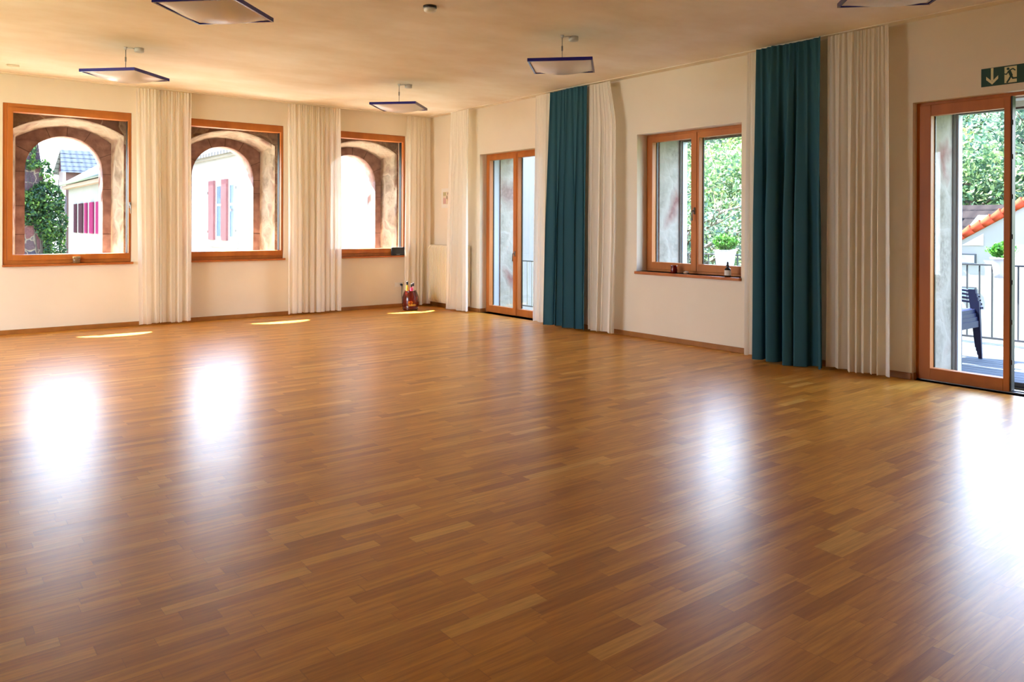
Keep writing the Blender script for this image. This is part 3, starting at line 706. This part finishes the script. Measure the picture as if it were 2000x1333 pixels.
# stacked plastic chairs
m_blue = mat('navy plastic', (14, 22, 54), .5, spec=.25)
def make_chair(cx, cy, cz):
    root = empty('plastic_chair', (cx, cy, cz))     # faces -y
    s = MB()
    def seat(a, t):
        x, y = (a*2-1)*.23, .2-.43*t
        return (cx+x, cy+y, cz+.42-.012*(1-(a*2-1)**2)+.02*t-(.03 if t > .96 else 0))
    s.grid(seat, 10, 12, m_blue); s.grid(lambda a, t: (lambda p: (p[0], p[1], p[2]-.018))(seat(a, t)), 10, 12, m_blue)
    s.box(cx-.24, cx-.225, cy-.22, cy+.2, cz+.36, cz+.43, m_blue); s.box(cx+.225, cx+.24, cy-.22, cy+.2, cz+.36, cz+.43, m_blue); s.box(cx-.23, cx+.23, cy-.235, cy-.22, cz+.36, cz+.43, m_blue)
    s.obj('seat', root, weld=False)
    bk = MB()
    def back(a, t):
        x = (a*2-1); ang = x*1.15; rr = .27
        zt_ = .44+.42*t*(1-.22*x*x); return (cx+math.sin(ang)*rr, cy+.0+math.cos(ang)*.26+.05*t, cz+zt_)
    bk.grid(back, 16, 8, m_blue); bk.grid(lambda a, t: (lambda p: (cx+(p[0]-cx)*1.05, cy+(p[1]-cy)*1.05, p[2]))(back(a, t)), 16, 8, m_blue); bk.obj('backrest', root, weld=False)
    for sx in (-1, 1):
        ar = MB()
        def arm(a, t):
            ax = sx*(.235+.05*math.sin(t*PI*.6)); ay = .17-.42*t
            wv = .032; zz = .66-.03*t*t - (.05*max(0, t-.85)/.15)
            c4 = [(-wv, 0), (wv, 0), (wv, -.022), (-wv, -.022)][int(a*4) % 4]
            return (cx+ax+c4[0], cy+ay, cz+zz+c4[1])
        ar.grid(arm, 4, 10, m_blue, False, True); ar.obj('armrest', root, weld=False)
        for sy in (-1, 1):
            lg = MB(); x0, y0 = cx+sx*.27, cy+(-.24 if sy < 0 else .24); xt, yt = cx+sx*.245, cy+(-.2 if sy < 0 else .19)
            zt_ = .65 if sy < 0 else .43
            def leg(a, t):
                w_ = .018+.022*t; x = x0+(xt-x0)*t; y = y0+(yt-y0)*t; c4 = [(-.6, -1), (.6, -1), (.6, 1), (-.6, 1)][int(a*4) % 4]
                return (x+c4[0]*w_, y+c4[1]*w_, cz+zt_*t)
            lg.grid(leg, 4, 5, m_blue, False, True); lg.obj('leg', root, weld=False)
    return root
CH = (1.72, -8.17)
ch0 = make_chair(CH[0], CH[1], -.03)
cl = ['bottom chair of the dark blue plastic stack on the terrace', 'second chair from the bottom of the dark blue plastic stack', 'third chair from the bottom of the dark blue plastic stack', 'topmost chair of the dark blue plastic stack on the terrace']
for i in range(4):
    o = ch0 if i == 0 else copy_tree(ch0, None, (CH[0], CH[1]+.012*i, -.03+.042*i)); tag(o, cl[i], 'chair', 'stacked garden chairs')

# ------------------------------------------------------------------ ground and hill
m_grass = leaf = noisy('meadow', (70, 92, 40), (96, 108, 56), .6, .95, .3, 8)
b = MB()
def gf(s, t):
    x, y = -60+220*s, -110+230*t
    h = -4.2
    if x > 24: h += min(1, (x-24)/45)**1.2*12
    return (x, y, h)
b.grid(gf, 44, 30, m_grass); tag(b.obj('ground'), kind='structure')

b = MB(); b.box(-13, .6, 1.05, 30, -4.2, -4.1, noisy('pale bounce ground', (228, 216, 194), (212, 200, 178), 3, .95, .3, 20)); tag(b.obj('courtyard_bounce'), kind='structure')  # unseen pale ground added to bounce sunlight up onto the ceiling

# near wing: white house across the courtyard
m_glassd = mat('dark pane', (70, 86, 104), .08, spec=.8)
m_pink = noisy('pink sandstone trim', (104, 70, 72), (94, 64, 66), 4, .85, .1, 30, spec=0)
def tile_mat(name, c1, c2, sx=3.3, sy=3.2, axis=0):
    m = mat(name, c1, .8, spec=0); t = NT(m); v = t.coord('Object'); sp = t.n('SeparateXYZ'); t.l(v, sp.inputs[0])
    a = t.math('SINE', t.math('MULTIPLY', sp.outputs[1-axis if axis in (0, 1) else 0], sx*6.28)); h = t.math('FRACT', t.math('MULTIPLY', sp.outputs[2], sy))
    n_ = t.noise(v, 8, 3); f1 = t.math('ADD', t.math('MULTIPLY', h, .7), t.math('MULTIPLY', n_, .4))
    t.l(t.ramp(f1, [(.15, c2), (.4, c1), (1, c1)]), t.b.inputs['Base Color']); t.bump(t.math('ADD', t.math('MULTIPLY', a, .5), h), .8, .05); return m
m_rooflt = tile_mat('pale weathered tiles', (92, 89, 88), (54, 52, 56))
m_roofblue = tile_mat('grey tiles', (80, 82, 90), (8, 9, 16), 3.5, 4.5, 1)
m_roofgrey = tile_mat('grey brown roof tiles', (38, 34, 35), (18, 17, 20), 2.0, 3.2)

def gable_roof(b, x0, x1, y0, y1, ze, zr, m, along='y', th=.12):
    if along == 'y':
        xm = (x0+x1)/2
        for xa, xb_ in ((x0, xm), (x1, xm)):
            b.poly([(xa, y0, ze), (xa, y1, ze), (xb_, y1, zr), (xb_, y0, zr)], m); b.poly([(xa, y0, ze-th), (xa, y1, ze-th), (xb_, y1, zr-th), (xb_, y0, zr-th)], m)
            for y in (y0, y1): b.poly([(xa, y, ze), (xb_, y, zr), (xb_, y, zr-th), (xa, y, ze-th)], m)
            b.poly([(xa, y0, ze), (xa, y1, ze), (xa, y1, ze-th), (xa, y0, ze-th)], m)
def house_box(b, x0, x1, y0, y1, z0, ze, zr, m):
    b.box(x0, x1, y0, y1, z0, ze, m); xm = (x0+x1)/2
    for y in (y0, y1): b.poly([(x0, y, ze), (x1, y, ze), (xm, y, zr)], m)

t = empty('courtyard_house', (4.6, 10, -4.2)); tag(t, 'white rendered house across the courtyard behind the second and third arches', 'house')
b = MB(); house_box(b, .6, 9, 2.6, 17.2, -4.2, 3.75, 6.3, m_facade); b.obj('wall', t)
b = MB(); gable_roof(b, .35, 9.25, 2.45, 17.4, 3.8, 6.5, m_rooflt); b.obj('roof', t)
b = MB(); b.box(.48, .6, 2.6, 17.2, 3.62, 3.72, m_facade); b.obj('cornice', t)
wn = MB(); wx = .6
wn.box(wx-.04, wx+.02, 12.05, 15.05, 2.9, 3.12, m_white); wn.box(wx-.05, wx+.02, 12.05, 15.05, .7, .93, m_facade)
wn.box(wx-.10, wx+.02, 14.28, 14.82, .93, 2.9, m_pink); wn.box(wx-.10, wx+.02, 12.98, 13.5, .93, 2.9, m_pink)
wo_ = wn.obj('window', t)
pn = MB()
for (a, c) in ((13.5, 14.28), (12.1, 12.98)):
    pn.box(wx-.02, wx+.01, a, c, .93, 2.9, m_white); pn.box(wx-.03, wx-.02, a+.18, c-.14, 1.05, 2.05, m_glassd); pn.box(wx-.03, wx-.02, a+.18, c-.14, 2.12, 2.7, m_glassd)
pn.obj('pane', wo_)
b = MB()
for (y, z) in ((14.95, 2.5), (14.95, 1.2), (12.2, 2.6), (12.2, 1.25), (12.6, 1.9)): b.box(wx-.1, wx, y-.05, y+.05, z-.04, z+.04, m_steel)
b.obj('shutter_hook', t)

# farther house with crimson shutters seen through the left arch
AX = -1.5
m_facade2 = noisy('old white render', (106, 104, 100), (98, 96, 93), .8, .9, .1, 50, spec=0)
t = empty('shuttered_house', (AX+2, 24, -4.2)); tag(t, 'long white house with crimson shutters seen through the leftmost arch', 'house')
b = MB(); b.box(AX, AX+5, 18.5, 29.4, -4.2, 3.2, m_facade2); b.obj('wall', t)
b = MB()
b.poly([(AX-.3, 18.3, 3.3), (AX-.3, 29.7, 3.3), (AX+1.6, 29.7, 4.5), (AX+1.6, 18.3, 4.5)], m_rooflt); b.poly([(AX-.3, 18.3, 3.22), (AX-.3, 29.7, 3.22), (AX+1.6, 29.7, 4.42), (AX+1.6, 18.3, 4.42)], m_rooflt)
b.poly([(AX+1.6, 18.3, 4.5), (AX+1.6, 29.7, 4.5), (AX+5.3, 29.7, 3.3), (AX+5.3, 18.3, 3.3)], m_rooflt); b.poly([(AX, 29.4, 3.2), (AX+5, 29.4, 3.2), (AX+1.6, 29.4, 4.5)], m_facade2); b.obj('roof', t, fixn=False)
b = MB(); b.tube([(AX-.36, 18.3, 3.27), (AX-.36, 29.8, 3.27)], .075, mat('zinc', (50, 60, 62), .5, .4)); b.obj('gutter', t)
b = MB(); b.box(AX-.25, AX, 18.5, 29.5, 3.05, 3.2, noisy('timber soffit', (96, 74, 62), (84, 66, 54), 4)); b.obj('soffit', t)
b = MB(); b.tube([(AX-.36, 29.7, 3.2), (AX-.36, 29.7, 3.0), (AX-.1, 29.6, 2.7), (AX-.08, 29.6, -4)], .06, mat('dark downpipe', (60, 56, 70), .5)); b.obj('downpipe', t)
for (pa, pb, m) in ((27.6, 27.05, m_shutter2), (26.4, 25.5, m_shutter2), (25.0, 24.5, m_shutter), (23.9, 23.1, m_shutter), (22.5, 21.7, m_shutter), (20.7, 20.0, m_shutter)):
    b = MB(); b.box(AX-.06, AX-.01, pb, pa, 1.05, 2.33, m)
    z = 1.1
    while z < 2.3: b.box(AX-.075, AX-.06, pb+.06, pa-.06, z, z+.03, m); z += .07
    b.obj('shutter', t)
# dormer on its roof
m_bluew = mat('blue grey boards', (22, 30, 56), .6, spec=0)
d = MB(); d.box(AX+.7, AX+2.4, 19.2, 23.8, 3.6, 5.2, m_bluew)
for y in (19.8, 20.9, 22.0, 23.0): d.box(AX+.66, AX+.7, y, y+.45, 3.9, 5.1, m_facade2)
do = d.obj('dormer', t)
d = MB(); d.poly([(AX+.4, 18.9, 5.15), (AX+.4, 24.6, 5.15), (AX+2.6, 24.6, 5.75), (AX+2.6, 18.9, 5.75)], m_bluew); d.poly([(AX+.4, 18.9, 5.25), (AX+.4, 24.6, 5.25), (AX+2.6, 24.6, 5.85), (AX+2.6, 18.9, 5.85)], m_bluew); d.obj('dormer_roof', do, fixn=False)
t = empty('tiled_outbuilding', (-.9, 32, -4.2)); tag(t, 'small building with grey wavy tiles behind the shuttered house', 'building')
b = MB(); b.box(-1.35, .9, 31.2, 33.5, -4.2, 4.1, noisy('old brown wall', (70, 46, 42), (60, 38, 36), 3)); b.poly([(-1.35, 31.2, 4.1), (-1.35, 33.5, 4.1), (-1.35, 32.4, 5.2)], m_shutter2); b.obj('wall', t)
b = MB(); b.poly([(-1.6, 30.9, 3.95), (1.1, 30.9, 3.95), (1.1, 32.3, 5.15), (-1.45, 32.3, 5.15)], m_roofblue); b.poly([(-1.6, 33.8, 3.95), (1.1, 33.8, 3.95), (1.1, 32.3, 5.15), (-1.45, 32.3, 5.15)], m_roofblue); b.obj('roof', t, fixn=False)

# stone tower with ivy
t = empty('stone_tower', (-6, 15, -4.2)); tag(t, 'old tower wall of rounded boulders seen through the leftmost arch', 'tower')
b = MB()
def tw(s, tt):
    k = int(round(s*4)); z = -4.2+8.6*tt; x1 = -4.15-.13*max(0, z-1); cs = [(-8.5, 14), (x1, 14), (x1, 17), (-8.5, 17)][k % 4]
    return (cs[0], cs[1], z)
b.grid(tw, 4, 12, m_tower, False, True); b.obj('wall', t)
rnd = random.Random(5)
m_ivy = leaf_mat('ivy leaves', (8, 32, 22), (20, 56, 28), (70, 100, 36), 2.2)
t = empty('ivy', (-4.4, 13.95, -4.2)); tag(t, 'dark green ivy climbing the boulder tower seen through the leftmost arch', 'ivy')
pts = []
def blob(cx, cz, rx, rz, n, dep=.25):
    for _ in range(n):
        a = rnd.uniform(0, 6.28); q = rnd.random()**.5
        pts.append((cx+rx*q*math.cos(a), 13.95-rnd.random()*dep*(1-q*q)-.02, cz+rz*q*math.sin(a)))
blob(-4.35, 2.1, .5, .55, 1700, .4); blob(-4.2, 1.5, .42, .6, 1300, .4); blob(-4.1, .8, .28, .75, 900, .3); blob(-4.75, 1.9, .35, .5, 800, .35)
blob(-4.6, 3.15, .35, .16, 160, .1); blob(-4.35, 2.9, .14, .45, 160, .15); blob(-4.2, 2.65, .12, .4, 120, .12); blob(-4.65, 3.55, .1, .25, 70, .1); blob(-4.2, -1, .6, 1.4, 500, .3)
st = MB()
for _ in range(10): x_ = rnd.uniform(-4.7, -4.1); st.tube([(x_, 13.97, -4.2), (x_+rnd.uniform(-.2, .2), 13.96, -1), (x_+rnd.uniform(-.3, .3), 13.95, 1.5), (x_+rnd.uniform(-.3, .2), 13.96, 3)], [.025, .02, .012, .006], mat('ivy stem', (34, 30, 22), .9) if _ == 0 else bpy.data.materials['ivy stem'], 5)
st.obj('stems', t, weld=False); lf = MB(); leaf_cloud(lf, pts, .06, m_ivy, rnd, 0); lf.obj('leaves', t, weld=False, fixn=False)

# houses beyond the terrace
m_redtile = noisy('terracotta verge tile', (150, 62, 44), (130, 50, 36), 5, .8, .2, 20, spec=0)
t = empty('gabled_house', (17, -8, -4.2)); tag(t, 'white gabled house with red verge tiles beyond the terrace railing', 'house')
b = MB(); X = 14; za, zb2, ya, yb_ = .82, 3.85, -2.9, -8.0
pts2 = [(ya, -4.2), (ya, za+.05), (yb_, zb2), (-13.2, za), (-13.2, -4.2)]
for x in (X, X+9): b.poly([(x, p[0], p[1]) for p in pts2], m_facade)
for i in range(len(pts2)): p, q_ = pts2[i], pts2[(i+1) % len(pts2)]; b.poly([(X, p[0], p[1]), (X, q_[0], q_[1]), (X+9, q_[0], q_[1]), (X+9, p[0], p[1])], m_facade)
b.obj('wall', t)
b = MB(); L = Vector((0, yb_-ya, zb2-za)); n = 22
for i in range(n):
    p = Vector((X, ya+.15, za+.02))+L*(i/n); q_ = p+L*(1/n)*.98; dn = Vector((0, L.z, -L.y)).normalized()*-.02
    b.tube([p+dn, q_+dn+Vector((0, 0, .03))], [.1, .13], m_redtile, 8)
b.obj('verge_tiles', t)
b = MB()
for (y2, zc) in ((ya+.3, za-.12), (-13.5, za-.12)): b.poly([(X-.1, y2, zc), (X+9.1, y2, zc), (X+9.1, yb_, zb2+.06), (X-.1, yb_, zb2+.06)], m_redtile)
b.obj('roof', t, fixn=False)
b = MB(); b.poly([(X-.02, -3.45, .98), (X-.02, -3.95, .98), (X-.02, -3.95, 1.28)], m_pot)
b.obj('gable_board', t, fixn=False)  # pale triangle on the gable wall below the verge
for (z0, z1) in ((.5, .76), (-.37, -.09)):
    b = MB(); b.box(X-.04, X+.01, -3.78, -3.37, z0, z1, m_rail); o = b.obj('window', t); b = MB(); b.box(X-.05, X-.04, -3.75, -3.4, z0+.03, z1-.03, m_glassd); b.obj('pane', o)
t = empty('grey_roofed_house', (24, -2, -4.2)); tag(t, 'house with a broad grey tiled roof and skylights beyond the gabled house', 'house')
b = MB(); b.box(21.5, 28, -14, 2.6, -4.2, .55, m_facade); b.obj('wall', t)
b = MB(); b.poly([(20.8, 3, .45), (20.8, -14.5, .45), (24.3, -14.5, 2.28), (24.3, 3, 2.28)], m_roofgrey); b.poly([(28, 3, .45), (28, -14.5, .45), (24.3, -14.5, 2.28), (24.3, 3, 2.28)], m_roofgrey); b.obj('roof', t, fixn=False)
for y in (.5, -.52, -3.5):
    b = MB(); Tm = Matrix.Translation((22.95, y, 1.62)) @ Matrix.Rotation(-math.atan2(1.83, 3.5), 4, 'Y')
    b.box(-.42, .42, -.24, .24, 0, .08, m_rail, Tm); o = b.obj('skylight', t); b = MB(); b.box(-.36, .36, -.2, .2, .08, .1, mat('sky pane', (236, 240, 246), .3) if y == .5 else bpy.data.materials['sky pane'], Tm); b.obj('pane', o)

# ------------------------------------------------------------------ trees
m_bark = noisy('bark', (110, 98, 84), (84, 74, 64), 6)
tm = [leaf_mat('foliage a', (40, 68, 46), (74, 100, 62), (122, 142, 90), .9), leaf_mat('foliage b', (38, 66, 54), (70, 96, 78), (120, 136, 106), .9), leaf_mat('foliage c', (56, 80, 42), (92, 114, 60), (138, 150, 88), .9)]
def tree_mesh(seed, m, n=5200, sparse=False, ls=.15):
    rnd = random.Random(seed); root = empty('tree', (0, 0, 0)); h = 7
    tr = MB(); tr.tube([(0, 0, 0), (.1, .05, 2.5), (-.05, .1, 5), (0, 0, 6.3)], [.22, .16, .09, .03], m_bark, 7); tips = []
    for i in range(26 if sparse else 16):
        a = i*2.4; z = 1.4+4.4*(i/(26 if sparse else 16)); L_ = (2.6-.28*abs(z-3.2))*rnd.uniform(.7, 1.1); e = (math.cos(a)*L_, math.sin(a)*L_, z+L_*.45)
        tr.tube([(0, 0, z), (e[0]*.5, e[1]*.5, z+L_*.3), e], [.07, .045, .015], m_bark, 5); tips.append(e)
        if sparse:
            for _ in range(5): k = rnd.uniform(.3, 1); p = (e[0]*k, e[1]*k, z+L_*.45*k); tr.tube([p, (p[0]+rnd.gauss(0, .5), p[1]+rnd.gauss(0, .5), p[2]+rnd.uniform(.2, .8))], [.02, .006], m_bark, 4)
    tr.obj('trunk', root, weld=False)
    pts = []
    cl_ = [(e[0]*rnd.uniform(.5, 1.1), e[1]*rnd.uniform(.5, 1.1), e[2]+rnd.gauss(0, .3), rnd.uniform(.6, 1.15)) for e in tips for _ in range(3)]
    cl_ += [(rnd.gauss(0, .9), rnd.gauss(0, .9), rnd.uniform(2.2, 7), rnd.uniform(.7, 1.2)) for _ in range(16)]
    for _ in range(n):
        c = rnd.choice(cl_); v = Vector((rnd.gauss(0, 1), rnd.gauss(0, 1), rnd.gauss(0, 1))).normalized()*c[3]*rnd.uniform(.65, 1.05); pts.append((c[0]+v.x, c[1]+v.y, c[2]+v.z*.75))
    lf = MB(); leaf_cloud(lf, pts, ls, m, rnd, .6); lf.obj('foliage', root, weld=False, fixn=False); return root
protos = [tree_mesh(1, tm[0]), tree_mesh(2, tm[1]), tree_mesh(3, tm[2]), tree_mesh(4, tm[1], 5000, True, .085), tree_mesh(5, tm[2], 9000, False, .09), tree_mesh(6, tm[0], 9000, False, .1)]
used = set()
def ground_z(x): return -4.2+(min(1, (x-24)/45)**1.2*12 if x > 24 else 0)
def put(k, x, y, sc, rz, lab, group=None, sz=None):
    p = protos[k]
    o = p if k not in used else copy_tree(p, None)
    used.add(k); o.location = (x, y, ground_z(x)-.1); o.scale = (sc, sc, sz or sc); o.rotation_euler = (0, 0, rz); tag(o, lab, 'tree', group); return o
put(3, 12.2, 4.2, 1.2, .3, 'sparse twiggy tree seen through the right pane of the double casement window', sz=1.05)
put(4, 10.5, 8.6, 1.15, 1.3, 'bright green tree seen through the left pane of the double casement window', sz=1.05)
rnd = random.Random(21)
for i in range(6): put(5, 17+rnd.uniform(0, 5), 3.4+i*3.0, rnd.uniform(1.15, 1.3), rnd.uniform(0, 6), 'leafy green tree standing behind the twiggy tree outside the casement window', 'trees behind the casement window')
for row, (x, zf) in enumerate(((33, 1.0), (40, 1.05), (48, 1.1), (57, 1.15))):
    for j in range(9 if row < 3 else 10):
        put(rnd.choice((0, 2, 1, 2)), x+rnd.uniform(-2, 2), -7+j*4.6+row*1.7+rnd.uniform(-1.2, 1.2), rnd.uniform(1.0, 1.3)*zf, rnd.uniform(0, 6), 'leafy tree in the wooded hillside beyond the houses', 'hillside trees')
